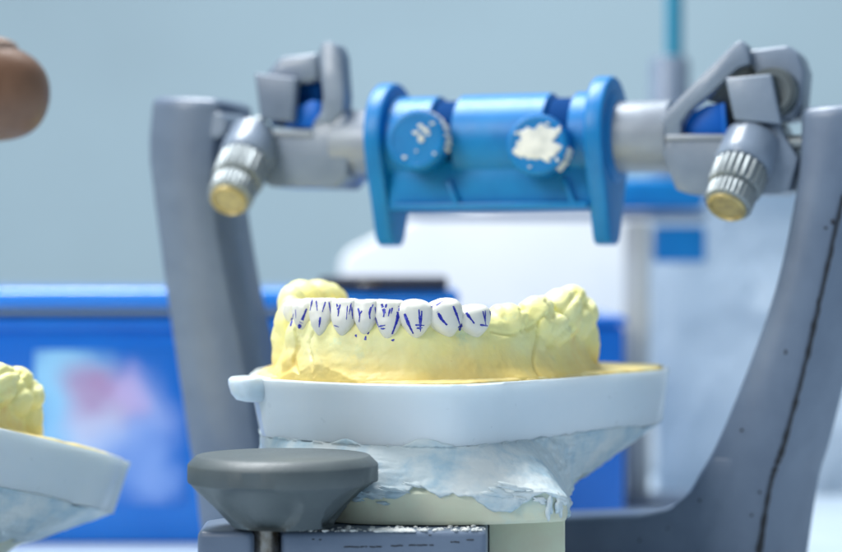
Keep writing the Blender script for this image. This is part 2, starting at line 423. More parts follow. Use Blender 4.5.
k2 = knob(534, 146); smear(*k2, [(0.0, 0.1, 5.1, 4.1, 31), (-3.4, -0.6, 1.4, 1.9, 12), (3.2, -1.2, 1.5, 1.6, 14), (-4.6, 2.6, 0.4, 0.3, 15), (-1.5, -4.9, 0.35, 0.25, 16), (2.4, 4.6, 0.5, 0.3, 17), (4.6, -3.4, 0.4, 0.5, 18), (5.0, 3.3, 0.5, 0.8, 13)])
def rimsmear(k, o, ax_, a0, a1, hs):
    u = Vector((0,0,1)).cross(ax_).normalized(); v = ax_.cross(u)
    if u.dot(EX) < 0: u = -u
    if v.z < 0: v = -v
    bm = bmesh.new()
    for i in range(70):
        a_ = R(a0 + (a1-a0)*random.random()); h = hs*random.random() + 0.6
        p = o + ax_*h + (u*math.cos(a_) + v*math.sin(a_))*7.0
        m_ = Matrix.Translation(p) @ ax_.to_track_quat('Z', 'Y').to_matrix().to_4x4() @ Matrix.Diagonal((0.33, 0.33, 0.7+0.5*random.random(), 1))
        bmesh.ops.create_icosphere(bm, subdivisions=1, radius=1, matrix=m_)
    link('rim_smear', bm, M['smear'], k)
rimsmear(*k1, -20, 85, 4.8); rimsmear(*k2, -50, -5, 4.8)

# axle tubes
x0 = LP(340, 136, 0)[0]; bm = bmesh.new(); alathe(bm, [(7.7, x0), (7.9, x0+0.5), (7.9, xl)], 0, 0, ZB)
link('axle_tube', bm, M['tube'], art)
x1 = LP(672, 141, 0)[0]; bm = bmesh.new(); alathe(bm, [(8.0, xr), (8.0, x1-0.5), (7.8, x1)], 0, 0, ZB)
link('axle_tube', bm, M['tube'], art)

# ---- condylar housings
def trace(pts, yl): return [LP(x, y, yl) for x, y in pts]
H0 = -7.0
# left
bm = bmesh.new()
aprism(bm, trace([(234,122),(243,131),(311,134),(313,122),(329,121),(347,112),(347,175),(335,188),(270,187),(240,165),(226,135)], H0), H0, 8, 0.45, 2)
hl = link('condyle_housing', bm, M['grey_light'], art, 45)
bm = bmesh.new()
aprism(bm, trace([(318,54),(321,44),(328,41),(337,45),(341,56),(344,96),(343,112),(332,124),(312,124),(321,112),(323,96)], H0-0.3), H0-0.5, -1.5, 0.45, 2)
link('guide_plate', bm, M['grey_light'], hl, 45)
bm = bmesh.new()
aprism(bm, trace([(254,73),(296,78),(292,122),(260,120)], -9), -9, -6.2, 0.5, 3)
link('lever', bm, M['grey'], hl, 45)
bm = bmesh.new()
aprism(bm, trace([(270,74),(284,58),(322,54),(322,80),(312,84),(296,84),(294,100),(272,96)], -3), -5.8, 7, 1.0, 3)
link('upper_block', bm, M['grey_light'], hl, 45)
bm = bmesh.new()
aprism(bm, trace([(284,128),(300,106),(313,100),(322,103),(321,128)], -5), -6.0, 3, 0.5, 2)
link('insert', bm, M['blue_dark'], hl, 45)
bm = bmesh.new(); ball(bm, A(*[LP(259,124,-6)[0], -6, LP(259,124,-6)[1]]), 1.9, 1.9, 1.9)
link('condyle_ball', bm, M['steel'], hl)
bm = bmesh.new(); p = LP(224,122,-4); lathe(bm, [(2.6,-6),(3.2,-5.5),(3.2,5),(2.6,5.6)], A(p[0], -3, p[1]-1), EY, 32)
link('pivot', bm, M['grey_light'], hl)
bm = bmesh.new(); aprism(bm, trace([(243,129),(312,131),(312,137),(246,136)], H0-0.6), H0-0.7, H0+2, 0.4); link('rail', bm, M['tube'], hl)
bm = bmesh.new(); aprism(bm, trace([(292,84),(320,74),(321,110),(300,128),(270,126),(275,90)], -3), -3.2, 4, 0.4); link('shade_infill', bm, M['slot'], hl)  # dark infill: shade of the gap behind the lever put into its colour
# right
bm = bmesh.new()
aprism(bm, trace([(656,132),(670,137),(733,138),(752,137),(765,121),(777,120),(783,134),(798,158),(789,190),(778,194),(688,194),(676,190),(664,160)], H0), H0, 8, 0.45, 2)
hr = link('condyle_housing', bm, M['grey_light'], art, 45)
bm = bmesh.new()
aprism(bm, trace([(656,128),(660,118),(700,77),(734,44),(741,40),(747,45),(750,64),(738,68),(712,92),(690,110),(681,122),(681,135),(662,140)], H0-0.3), H0-0.5, -2.5, 0.4, 2)
link('guide_plate', bm, M['grey_light'], hr, 45)
bm = bmesh.new(); aprism(bm, trace([(666,134),(733,134),(733,140),(664,141)], H0-0.6), H0-0.7, H0+2, 0.4); link('rail', bm, M['tube'], hr)
bm = bmesh.new(); aprism(bm, trace([(704,100),(744,62),(762,72),(766,132),(727,132),(724,106)], -1), -1.5, 4, 0.4); link('shade_infill', bm, M['dark_grey'], hr)  # dark grey infill standing in for the upper block's shadow
bm = bmesh.new()                                # upper carrier block behind the frame
aprism(bm, trace([(741,52),(752,51),(790,46),(800,54),(806,72),(803,105),(797,120),(778,122),(764,100),(756,72)], -2), -4.5, 7, 0.9, 3)
link('upper_block', bm, M['grey_light'], hr, 45)
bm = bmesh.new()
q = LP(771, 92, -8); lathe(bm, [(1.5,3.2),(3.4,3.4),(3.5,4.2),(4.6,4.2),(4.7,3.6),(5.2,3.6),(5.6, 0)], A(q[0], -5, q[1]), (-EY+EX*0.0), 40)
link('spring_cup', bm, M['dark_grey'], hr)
bm = bmesh.new()
aprism(bm, trace([(725,78),(771,74),(781,124),(734,120)], -11), -11, -8.2, 0.5, 3)
link('lever', bm, M['grey_light'], hr, 45)
bm = bmesh.new()                                # blue socket: a quarter round box with an open front
xz = trace([(682,136),(684,124),(692,112),(706,105),(722,103),(723,136)], -5)
aprism(bm, xz, -4.2, 2, 0.3)
xz2 = trace([(721,103),(725,103),(728,136),(722,136)], -6); aprism(bm, xz2, -6.2, -4, 0.2)
link('insert', bm, M['blue_dark'], hr, 45)
bm = bmesh.new(); q = LP(745,132,-8); ball(bm, A(q[0], -8, q[1]-1.0), 2.2, 2.2, 2.2)
link('condyle_ball', bm, M['steel'], hr)
bm = bmesh.new(); q = LP(780,143,-4); lathe(bm, [(1.7,0),(1.7,7)], A(q[0]-1, -4, q[1]), EX, 32)
link('pin', bm, M['steel'], hr)

def thumb_screw(p0, p1, y0, y1, parent, sc):
    a_ = LP(*p0, y0); b_ = LP(*p1, y1)
    P0 = A(a_[0], y0, a_[1]); P1 = A(b_[0], y1, b_[1])
    axv = (P1-P0); Lg = axv.length; axv.normalize()
    bm = bmesh.new()
    lathe(bm, [(5.4*sc, -5), (5.6*sc, 0), (5.7*sc, Lg*0.13), (5.3*sc, Lg*0.2), (4.6*sc, Lg*0.22)], P0, axv, 48)
    r = link('thumb_screw', bm, M['grey_light'], parent, 40)
    md = lambda r_, h, t: r_ + (0.60*abs(math.cos(t*11))-0.4 if r_ > 4.4*sc and h < Lg*0.62 else 0.42*abs(math.cos(t*13))-0.2 if r_ > 4.2*sc else 0)
    bm = bmesh.new()
    lathe(bm, [(4.3*sc, Lg*0.21), (5.15*sc, Lg*0.24), (5.25*sc, Lg*0.27), (5.2*sc, Lg*0.54), (4.9*sc, Lg*0.60), (4.1*sc, Lg*0.62)], P0, axv, 208, md)
    link('knurled_collar', bm, M['steel'], r, 50)
    bm = bmesh.new()
    lathe(bm, [(4.0*sc, Lg*0.60), (4.0*sc, Lg*0.66), (4.5*sc, Lg*0.68), (4.55*sc, Lg*0.72), (4.5*sc, Lg*0.92), (4.0*sc, Lg*0.95)], P0, axv, 204, md)
    link('knurled_nut', bm, M['steel'], r, 50)
    bm = bmesh.new()
    lathe(bm, [(3.8*sc, Lg*0.94), (3.85*sc, Lg*0.985), (3.6*sc, Lg*1.005), (3.2*sc, Lg*1.01), (3.0*sc, Lg*0.985), (1*sc, Lg*0.985)], P0, axv, 48)
    link('brass_tip', bm, M['brass'], r, 40)
thumb_screw((249, 152), (228, 202), -9, -22, art, 1.14)
thumb_screw((746, 158), (726, 209), -9, -18, art, 1.12)

# ================================================================= THE CAST
cast = root('dental_cast', (5, 30, 29), 'yellow dental cast with ink marked white teeth, mounted on the front articulator', 'dental cast')
def rad(outline, c):
    """outline -> radius as a function of angle, for star shaped plans"""
    P = []
    n = len(outline)
    ring = catmull([Vector((x, y, 0)) for x, y in (outline[-2:] + outline + outline[:2])], 10)[20:20+10*n+1]
    for p in ring:
        v = p - Vector((c[0], c[1], 0)); P.append((math.atan2(v.y, v.x) % (2*math.pi), v.length))
    P.sort()
    def f(t):
        t %= 2*math.pi
        lo = None
        for i, (a_, r_) in enumerate(P):
            if a_ >= t:
                a0, r0 = P[i-1] if i else (P[-1][0]-2*math.pi, P[-1][1])
                k = (t-a0)/max(a_-a0, 1e-6); return r0 + (r_-r0)*k
        a0, r0 = P[-1]; a_, r_ = P[0][0]+2*math.pi, P[0][1]
        k = (t-a0)/max(a_-a0, 1e-6); return r0 + (r_-r0)*k
    return f
XD = lambda px, d: ((px-421)/FPX*d, d-400)
TC = (6.0, 32.0)
tray_out = [XD(*p) for p in [(250,422),(252,417),(258,413),(280,408),(310,401.5),(360,393.5),(400,390.6),(435,389.4),(460,390.2),(482,393.2),(508,399),(540,407),(580,419.5),(620,433),(650,444),(660,448.5),(666,452),(668.5,456),(667,462),(660,472),(560,484),(420,486),(300,477),(262,462),(250,438)]]
rt = rad(tray_out, TC)
ZT = 54.9; ZTB = 43.2
NA = 360
def pol(r, t, z): return Vector((TC[0]+r*math.cos(t), TC[1]+r*math.sin(t), z))
T_ = [2*math.pi*i/NA for i in range(NA)]
RT = [rt(t) for t in T_]
bm = bmesh.new(); rings = []
dripc = Vector((*XD(488, 389), 0))
for off, z in ((-3.0, ZTB+0.4), (-2.8, ZTB), (-2.3, ZTB+0.15), (-2.1, ZTB+0.8), (-1.6, 46.5), (-1.0, 50), (-0.5, 53.2), (-0.15, 54.2), (-0.1, 54.6), (-0.35, ZT), (-1.2, ZT), (-1.5, ZT-0.6), (-3, ZT-0.7)):
    ring = []
    for i, t in enumerate(T_):
        p = pol(RT[i]+off, t, z)
        n_ = fbm(Vector((p.x*0.05, p.y*0.05, z*0.08)), 3)*0.25
        k = 0
        if 47 < z < 54.7:                      # a hardened run of wax below the rim
            q = ((p.x-dripc.x)/3.8)**2 + ((z-54.2)/3.4)**2
            k = 0.55*max(0, 1-q)**0.4 if q < 1 and p.y < 0 else 0
        ring.append(bm.verts.new(pol(RT[i]+off+n_*0.6+k, t, z + n_*0.3)))
    rings.append(ring)
for a, b in zip(rings, rings[1:]):
    for i in range(NA): bm.faces.new((a[i], a[(i+1) % NA], b[(i+1) % NA], b[i]))
bm.faces.new(rings[-1]); bm.faces.new(rings[0][::-1])
tray = link('tray', bm, M['tray'], cast, 45)
# side lip of the tray
bm = bmesh.new()
lip = []
for k in range(21):
    a_ = R(60 + 240*k/20); lip.append((-34.0 + 4.6*math.cos(a_)*0.9, 17 + 6.5*math.sin(a_)))
lip += [(-31, 12), (-27, 14), (-27, 24), (-31, 25)]
lipc = Vector((-30.5, 18, 0))
ringsL = []
for z, k in ((50.2, 0.6), (50.6, 0.80), (51.8, 0.93), (53.6, 1.0), (54.6, 1.0), (55.05, 0.94), (55.1, 0.8)):
    ringsL.append([bm.verts.new(Vector((lipc.x + (x-lipc.x)*k, lipc.y + (y-lipc.y)*k, z))) for x, y in lip])
for a, b in zip(ringsL, ringsL[1:]):
    for i in range(len(lip)): bm.faces.new((a[i], a[(i+1) % len(lip)], b[(i+1) % len(lip)], b[i]))
bm.faces.new(ringsL[0][::-1]); bm.faces.new(ringsL[-1])
link('side_lip', bm, M['tray'], tray, 50)

# stone: tooth face line (px, d), centre line inset
face = [(300,462),(289,450),(283,436),(285,424),(292,415),(303,409),(320,404),(340,401),(363,399),(388,398),(417,398),(447,400),(477,403.5),(508,409),(535,416),(560,425),(579,436),(587,448),(588,460)]
fc = catmull([Vector((*XD(*p), 0)) for p in face], 12)
nrm = []
for i in range(len(fc)):
    tg = (fc[min(i+1, len(fc)-1)] - fc[max(i-1, 0)]).normalized()
    nrm.append(Vector((tg.y, -tg.x, 0)))
def section(u, end):
    h = 1.0
    rise = 3.6*max(0, min(1, (u-0.70)/0.22))**1.2 + 2.4*min(1, max(0, (0.2-u)/0.12))
    s = [(4.0, 53.5), (3.3, 55.3), (1.7, 57.2), (0.6, 60), (0.1, 62.5), (-0.55, 64.2), (-1.1, 65.8+rise*0.7), (-2.2, 67.0+rise), (-4.2, 67.6+rise), (-6.3, 67.0+rise), (-8.2, 64.5+rise*0.6), (-9.2, 60), (-10.5, 56.5), (-12.5, 53.5)]
    return s
bm = bmesh.new(); rings = []
nf = len(fc)
for i in range(nf):
    u = i/(nf-1)
    e = min(1, min(i, nf-1-i)/7.0); e = math.sqrt(max(0.0, 1-(1-e)**2))
    ring = []
    for o, z in section(u, e):
        k = 0.35 + 0.65*e
        oo = -5 + (o+5)*k
        zz = 53.5 + (z-53.5)*(0.45+0.55*e)
        ring.append(bm.verts.new(fc[i] + nrm[i]*oo + Vector((0, 0, zz))))
    rings.append(ring)
m = len(rings[0])
for a, b in zip(rings, rings[1:]):
    for i in range(m): bm.faces.new((a[i], a[(i+1) % m], b[(i+1) % m], b[i]))
bm.faces.new(rings[0][::-1]); bm.faces.new(rings[-1])
def blob(px, py, d, rx, ry, rz, rot=0): ball(bm, at(px, py, d), rx, ry, rz, R(rot), 3)
# stone teeth, right side
blob(508, 324, 414.0, 4.0, 3.6, 4.2, 20); blob(499, 317, 413.5, 2.4, 3.0, 2.6, 20); blob(516, 318, 416, 2.6, 3.0, 2.4, 20); blob(507, 316, 419, 3.0, 3.0, 2.4, 20)
blob(535, 321, 421, 3.9, 4.0, 5.0, 30); blob(529, 312, 420, 2.4, 3.0, 2.4, 30); blob(542, 309, 423, 2.6, 3.0, 2.6, 30); blob(535, 309, 427, 3.2, 3.0, 2.4, 30)
blob(560, 315, 430, 4.8, 5.0, 5.4, 40); blob(553, 307, 428, 3.0, 3.2, 2.2, 40); blob(566, 301, 433, 3.2, 3.4, 2.4, 40); blob(558, 304, 438, 3.2, 3.4, 2.6, 40); blob(572, 297, 440, 3.2, 3.4, 2.4, 0)
blob(576, 314, 443, 4.0, 5.0, 4.2, 60); blob(577, 303, 444, 3.2, 4.0, 1.9, 60)
blob(573, 322, 437, 4.6, 3.0, 4.8, 35); blob(553, 329, 423, 4.4, 2.2, 3.6, 30); blob(577, 345, 445, 4.2, 5, 9, 60)
blob(302, 301, 446, 4.4, 5.0, 4.6); blob(292, 303, 438, 3.0, 4.0, 4.0); blob(318, 298, 452, 4.4, 4.2, 4.0); blob(329, 299, 455, 3.4, 3.6, 3.6)
blob(304, 292, 448, 3.2, 3.4, 1.8); blob(322, 291, 453, 3.2, 3.2, 1.8); blob(334, 305, 457, 3.2, 3.6, 4.0); blob(291, 320, 428, 3.0, 3.6, 5.0)
blob(289, 325, 425, 3.2, 4.4, 4.4); blob(287, 340, 426, 3.2, 4.4, 5.5); blob(287, 357, 427, 3.2, 5, 5); blob(301, 345, 413.5, 3.2, 3.4, 6); blob(300, 365, 412.5, 3.8, 3.6, 4.5)
# root bulges below the white teeth
for px, d in ((319,406.5),(341,403),(363,401),(388,399.8),(416,399.8),(447,402.5),(477,406),(507,411)):
    blob(px, 343, d+1.1, 2.1, 2.0, 5.2)
    blob(px, 330, d+2.0, 2.1, 2.3, 3.2)
sb = remeshed(bm, 0.28, 9)
seams = [([(312,333),(308,345),(312,362),(309,376)], 0.45, 0.40), ([(295,330),(298,345),(294,360),(297,372)], 0.6, 0.45),
         ([(546,314),(538,324),(537,340),(534,356),(535,368),(541,377)], 0.5, 0.42), ([(492,331),(508,334),(524,331),(538,322)], 0.7, 0.35),
         ([(522,309),(527,320),(524,331)], 0.8, 0.5), ([(547,300),(553,309),(548,316)], 0.8, 0.5), ([(577,293),(566,306),(552,318)], 1.0, 0.45), ([(590,300),(575,322),(550,345)], 1.4, 0.45)]
seams = [([Vector((*p, 0)) for p in catmull([Vector((a_, b_, 0)) for a_, b_ in s], 8) for p in [(p.x, p.y)]], w_, dp) for s, w_, dp in seams]
def proj(v):
    d = v.y + 400; return Vector((421 + v.x/d*FPX, 276 - (v.z-75)/d*FPX, 0))
sb.normal_update()
for v in sb.verts:
    p = v.co.copy(); n = v.normal.copy()
    dsp = 0.22*fbm(p*0.16, 3) + 0.045*fbm(p*0.9, 3)
    dsp += 0.10*max(0, fbm(Vector((p.x*0.10, p.y*0.10, p.z*0.55)), 3))      # carving strokes
    if p.z > 63 and abs(n.z) < 0.95 : dsp += -0.10*abs(noise.noise(p*0.5))
    if n.y < 0.3:
        q = proj(p)
        for s, w_, dp in seams:
            if min(x.x for x in s)-6 < q.x < max(x.x for x in s)+6:
                dd = min((q-x).length for x in s)/ (FPX/400)
                if dd < w_*1.8: dsp -= 1.5*dp*math.exp(-(dd/(w_*0.55))**2)
    v.co += n*dsp
    if v.co.z < 58:
        e_ = Vector((v.co.x-TC[0], v.co.y-TC[1])); lim = rt(math.atan2(e_.y, e_.x)) - 1.5 - 0.25*abs(fbm(p*0.3, 3))
        if e_.length > lim: e_ *= lim/e_.length; v.co.x = TC[0]+e_.x; v.co.y = TC[1]+e_.y
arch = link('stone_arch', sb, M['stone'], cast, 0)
# thin yellow stone floor on the tray
bm = bmesh.new(); rings = []
for off, z in ((-2.6, ZT-1.2), (-2.0, ZT-0.5), (-1.75, ZT-0.05), (-2.3, ZT+0.35), (-3.6, ZT+0.55), (-8, ZT+0.7)):
    ring = []
    for i, t in enumerate(T_):
        p = pol(RT[i]+off, t, z); n_ = fbm(p*0.25, 4)
        edge = -1.1*abs(n_) if off > -4 else 0
        ring.append(bm.verts.new(pol(RT[i]+off+edge, t, z + (0.25*n_ if z > ZT else 0))))
    rings.append(ring)
for a, b in zip(rings, rings[1:]):
    for i in range(NA): bm.faces.new((a[i], a[(i+1) % NA], b[(i+1) % NA], b[i]))
bm.faces.new(rings[-1])
link('stone_floor', bm, M['stone_floor'], cast, 0)

# ---- white teeth
def interp_norm(px):
    best = min(range(nf), key=lambda i: abs(proj(fc[i] + Vector((0, 0, 65))).x - px) + (1000 if fc[i].y > 27 else 0))
    return nrm[best], fc[best]
teeth = []
def tooth(px0, px1, yt, yb, kind='i', tilt=0, d=None, fdeg=None, fill=1.09):
    yb += 3.0; pc = (px0+px1)/2; n, f = interp_norm(pc)
    d = d or f.y+400
    if kind == 'p' and fdeg is None: fill *= 1.05
    if fdeg is not None: n = Vector((math.sin(R(fdeg)), -math.cos(R(fdeg)), 0))
    P = at(pc, (yt+yb)/2, d); Wd = (px1-px0)/FPX*d/2*fill/max(0.42, abs(n.y))
    Hh = (yb-yt)/FPX*d
    up = Vector((0, 0, 1)); u = up.cross(-n).normalized()
    if u.x < 0: u = -u
    up = (up + n*(-0.10)).normalized()
    rot = Matrix.Rotation(R(tilt), 3, n)
    u = rot @ u; up = rot @ up
    bm = bmesh.new(); NR, NS = 30, 48; rings = []
    sd = pc*0.37
    for k in range(NR+1):
        t = k/NR; t = t*t*(3-2*t)*0.5 + t*0.5
        if kind == 'i':
            wv = (1 - (1-min(t/0.66, 1))**1.75)**0.70
            wv *= 0.93 + 0.07*t
            tp = 1.0 if t < 0.90 else math.sqrt(max(0.0, 1-((t-0.90)/0.10)**2)) * 0.16 + 0.84
            wv *= tp
            th = 2.6*(1 - (1-min(t/0.5, 1))**2)**0.5 * (1 - 0.45*t)
            if t > 0.9: th *= 0.5 + 0.5*math.sqrt(max(0.02, 1-((t-0.9)/0.1)**2))
            bulge = 0.55*math.sin(min(1, t*1.25)*math.pi*0.62)
        else:
            wv = (1 - (1-min(t/0.72, 1))**1.65)**0.76
            if t > 0.60: wv *= max(0.004, 1-((t-0.60)/0.40)**3.0)**0.5
            th = 2.9*(1 - (1-min(t/0.5, 1))**2)**0.5
            if t > 0.75: th *= max(0.004, 1-((t-0.75)/0.25)**2.4)**0.5
            bulge = 0.45*math.sin(min(1, t*1.1)*math.pi*0.75)
        th = max(th, 0.06); wv = max(wv, 0.02)
        ring = []
        for i in range(NS):
            a_ = 2*math.pi*i/NS; c, s = math.cos(a_), math.sin(a_)
            ex = 2/2.5
            uu = Wd*wv*math.copysign(abs(c)**ex, c)
            nn = th*math.copysign(abs(s)**ex, s)
            # two faint mamelon grooves and arch curvature on the outer face
            g = 0
            if s > 0: g = -0.12*math.exp(-((c-0.36)/0.16)**2)*t - 0.12*math.exp(-((c+0.36)/0.16)**2)*t
            p = P + u*uu + n*(nn - 2.55 + bulge + g + 0.55) + up*(Hh*(t-0.5) + (0.18*noise.noise(Vector((c*2, s, sd))) if t > 0.85 else 0))
            p += n*0.07*noise.noise(p*0.9) + u*0.06*noise.noise(p*0.7 + Vector((5, 0, 0)))
            ring.append(bm.verts.new(p))
        rings.append(ring)
    for a, b in zip(rings, rings[1:]):
        for i in range(NS): bm.faces.new((a[i], a[(i+1) % NS], b[(i+1) % NS], b[i]))
    bm.faces.new(rings[0][::-1]); bm.faces.new(rings[-1])
    bmesh.ops.recalc_face_normals(bm, faces=bm.faces)
    teeth.append((bm, BVHTree.FromBMesh(bm)))
tooth(282.5, 297, 299, 322, 'p', 0, d=420, fdeg=-62, fill=0.9)
tooth(291, 311, 298, 331, 'p', 4, d=411, fdeg=-42, fill=0.95)
tooth(307, 331, 298, 335, 'i', 0, fdeg=-24)
tooth(328.5, 352.5, 298.5, 335, 'i', 0)
tooth(352, 375, 299.5, 333.5, 'i', 0)
tooth(374.5, 401.5, 300, 338.5, 'i', -3)
tooth(400.5, 433, 299, 337.5, 'p', 0)
tooth(431, 464.5, 298.5, 336.5, 'p', 14)
tooth(461.5, 492.5, 305, 336.5, 'p', 10)
# ---- ink strokes laid on the tooth surfaces
c4 = lambda L: [(260+x/3.944, 260+y/3.944) for x, y in L]
c5 = lambda L: [(430+x/3.368, 260+y/3.368) for x, y in L]
strokes = [(c4(L), w_) for L, w_ in [
 ([(120,262),(127,235),(133,210)],1.5), ([(152,270),(165,240),(184,192)],1.7), ([(140,195),(142,230)],.7),
 ([(207,155),(197,200)],.9), ([(222,160),(226,200)],.8), ([(258,165),(246,205)],.8), ([(238,225),(233,265)],1.1),
 ([(272,165),(280,215)],.7), ([(302,172),(310,200),(307,222)],1.1), ([(317,175),(310,200)],.9), ([(345,180),(341,235)],.6), ([(360,170),(351,215)],.7), ([(292,258),(312,264)],.5),
 ([(362,185),(365,232)],.7), ([(387,190),(393,215),(391,245)],1.0), ([(402,200),(394,215)],.8), ([(438,185),(432,210),(434,232)],1.1), ([(446,175),(440,190)],.6),
 ([(480,172),(489,205),(487,225)],1.3), ([(499,172),(491,205)],1.1), ([(513,192),(506,222)],.9), ([(522,188),(517,212)],.7), ([(455,225),(463,250),(470,266)],1.1),
 ([(470,262),(494,257)],.8), ([(476,271),(496,270)],.8), ([(549,182),(541,235),(521,292)],1.6), ([(454,185),(456,212)],.6), ([(488,195),(494,210)],1.4),
 ([(570,212),(585,250),(604,290)],1.5), ([(627,195),(631,275)],.8), ([(638,200),(633,282)],.8), ([(612,256),(648,258)],.9), ([(617,269),(644,267)],.8), ([(632,215),(636,260)],.7),
 ([(377,294),(381,304)],1.2), ([(415,316),(417,300)],1.2), ([(424,293),(431,284)],.7), ([(523,313),(526,320)],1.6)]]
strokes += [(c5(L), w_) for L, w_ in [
 ([(20,153),(32,145),(42,140)],1.0), ([(25,175),(40,200),(59,221)],1.5), ([(78,155),(92,190),(103,228)],1.4), ([(94,226),(110,222)],1.2), ([(99,238),(107,214)],1.1),
 ([(120,175),(135,195),(151,216)],1.4), ([(178,172),(189,222)],.9), ([(186,170),(187,218)],.8), ([(168,218),(194,222)],.9), ([(202,172),(204,186)],1.0), ([(3,160),(12,152)],.8)]]
abvh = None
dgm = arch.data
av = [ (v.co + Vector(arch.location) + cast.location)/S for v in dgm.vertices]
abvh = BVHTree.FromPolygons(av, [tuple(p.vertices) for p in dgm.polygons])
marks = [bmesh.new() for _ in teeth]; gum = bmesh.new()
for L, wd in strokes:
    pl = catmull([Vector((x, y, 0)) for x, y in L], 14)
    prev = None; pi = None; n_ = len(pl)
    for k, p in enumerate(pl):
        t = k/(n_-1)
        dr = (at(p.x, p.y, 400) - CAM).normalized()
        best = None
        for ti, (b_, bv) in enumerate(teeth):
            h = bv.ray_cast(CAM, dr)
            if h[0] and (best is None or h[3] < best[1]): best = (ti, h[3], h[0], h[1])
        h = abvh.ray_cast(CAM, dr)
        if h[0] and (best is None or h[3] < best[1]): best = (-1, h[3], h[0], h[1])
        if not best: prev = None; continue
        tg = (pl[min(k+1, n_-1)] - pl[max(k-1, 0)]).normalized()
        sd = Vector((-tg.y, 0, -tg.x))
        nn = best[3] if best[3].y < 0 else -best[3]
        sd = (sd - nn*sd.dot(nn)).normalized()
        wv = wd*0.205*(0.55 + 0.45*math.sin(math.pi*min(1, t*1.3+0.08)))*(1 + 0.45*noise.noise(Vector((k*0.6, L[0][0], 2))))
        c = best[2] + nn*0.05
        tgt = marks[best[0]] if best[0] >= 0 else gum
        if pi != best[0]: prev = None
        if noise.noise(Vector((k*0.8, L[0][1], 7))) > 0.52: prev = None; pi = best[0]; continue
        j_ = 0.05*noise.noise(Vector((k*0.9, L[0][0], 11)))
        vs = (tgt.verts.new(c - sd*(wv-j_) - nn*0.03), tgt.verts.new(c + nn*0.02), tgt.verts.new(c + sd*(wv+j_) - nn*0.03))
        if prev:
            tgt.faces.new((prev[0], prev[1], vs[1], vs[0])); tgt.faces.new((prev[1], prev[2], vs[2], vs[1]))
        prev = vs; pi = best[0]
for (tb, bv), mk in zip(teeth, marks):
    me = bpy.data.meshes.new('tmp')
    for f in mk.faces: f.material_index = 1
    mk.to_mesh(me); tb.from_mesh(me); bpy.data.meshes.remove(me); mk.free()
    link('tooth', tb, [M['wax'], M['ink']], cast, 0)
link('ink_mark', gum, M['ink'], arch, 0)

# ---- cream mounting block and plaster
plate_out = [XD(*p) for p in [(262,408),(268,404),(300,398),(350,389),(420,386.5),(480,387),(530,389.5),(556,391.5),(564,393),(567,396),(568,410),(569,440),(568,458),(556,468),(440,470),(330,460),(268,440)]]
rp = rad(plate_out, TC)
RP = [rp(t) for t in T_]
zs0 = 29.15
def mix(a, b, k): return a + (b-a)*k
def zw(t):
    k = max(0.0, min(1.0, (math.cos(t)-0.35)/0.35)); k = k*k*(3-2*k)
    return 35.0 - 4.6*k
bm = bmesh.new(); rings = []
ZW = 31.0                                                       # top of the straight block
for off, z in ((-1.0, zs0), (-0.3, zs0+0.1), (0, zs0+0.6), (0.0, 30.1), (0, None)):
    rings.append([bm.verts.new(pol(RP[i]+off+0.12*fbm(pol(10, T_[i], z or 31)*0.2), T_[i], z or zw(T_[i]))) for i in range(NA)])
for k in range(1, 7):
    q = k/6
    rings.append([bm.verts.new(pol(mix(RP[i], RT[i]-4.5, q), T_[i], mix(zw(T_[i]), ZTB+0.2, q))) for i in range(NA)])
for a, b in zip(rings, rings[1:]):
    for i in range(NA): bm.faces.new((a[i], a[(i+1) % NA], b[(i+1) % NA], b[i]))
bm.faces.new(rings[0][::-1]); bm.faces.new(rings[-1])
mb_ = link('mounting_block', bm, M['cream'], cast, 40)
bm = bmesh.new()
sx0, sx1 = ax(489, 398), ax(566, 398)
box(bm, ((sx0+sx1)/2, 7, 14.55), (sx1-sx0)/2, 7, 14.55, 0.6)
stem = link('mounting_stem', bm, M['cream'], cast, 40)
# plaster skin: dense grid, smeared strokes, ragged lower lip that laps on the cream block
bm = bmesh.new(); NP = 900; NV = 46; rings = []
TT = [2*math.pi*i/NP for i in range(NP)]
RTf = [rt(t) for t in TT]; RPf = [rp(t) for t in TT]
ZWL = [zw(t) for t in TT]
def body(i, z):
    if z >= ZTB: return RTf[i]-2.35
    Z_ = ZWL[i]
    if z <= Z_: return RPf[i]
    k = (z-Z_)/(ZTB-Z_); return mix(RPf[i], RTf[i]-2.9, k)
def pxof(i, z):
    return proj(pol(body(i, z), TT[i], z)).x
low = []; top = []
for i in range(NP):
    c, s = math.cos(TT[i])*3, math.sin(TT[i])*3
    x = pxof(i, 38) if s < 0.6 else 0
    lo = 33.8 + 1.7*fbm(Vector((c*3.0, s*3.0, 0.3)), 3) 
    tp = ZTB + 0.15 + 0.5*fbm(Vector((c*2.5, s*2.5, 5)), 4)
    if s < 0.6:
        lo += 1.6*math.exp(-((x-415)/26)**2) - 1.6*math.exp(-((x-500)/22)**2) - 4.6*math.exp(-((x-557)/12)**2) + 1.0*math.exp(-((x-525)/9)**2) - 1.0*math.exp(-((x-372)/20)**2)
        tp += 1.5*math.exp(-((x-425)/24)**2) + 1.0*math.exp(-((x-335)/10)**2) + 0.45*math.exp(-((x-600)/50)**2)
    low.append(lo); top.append(tp)
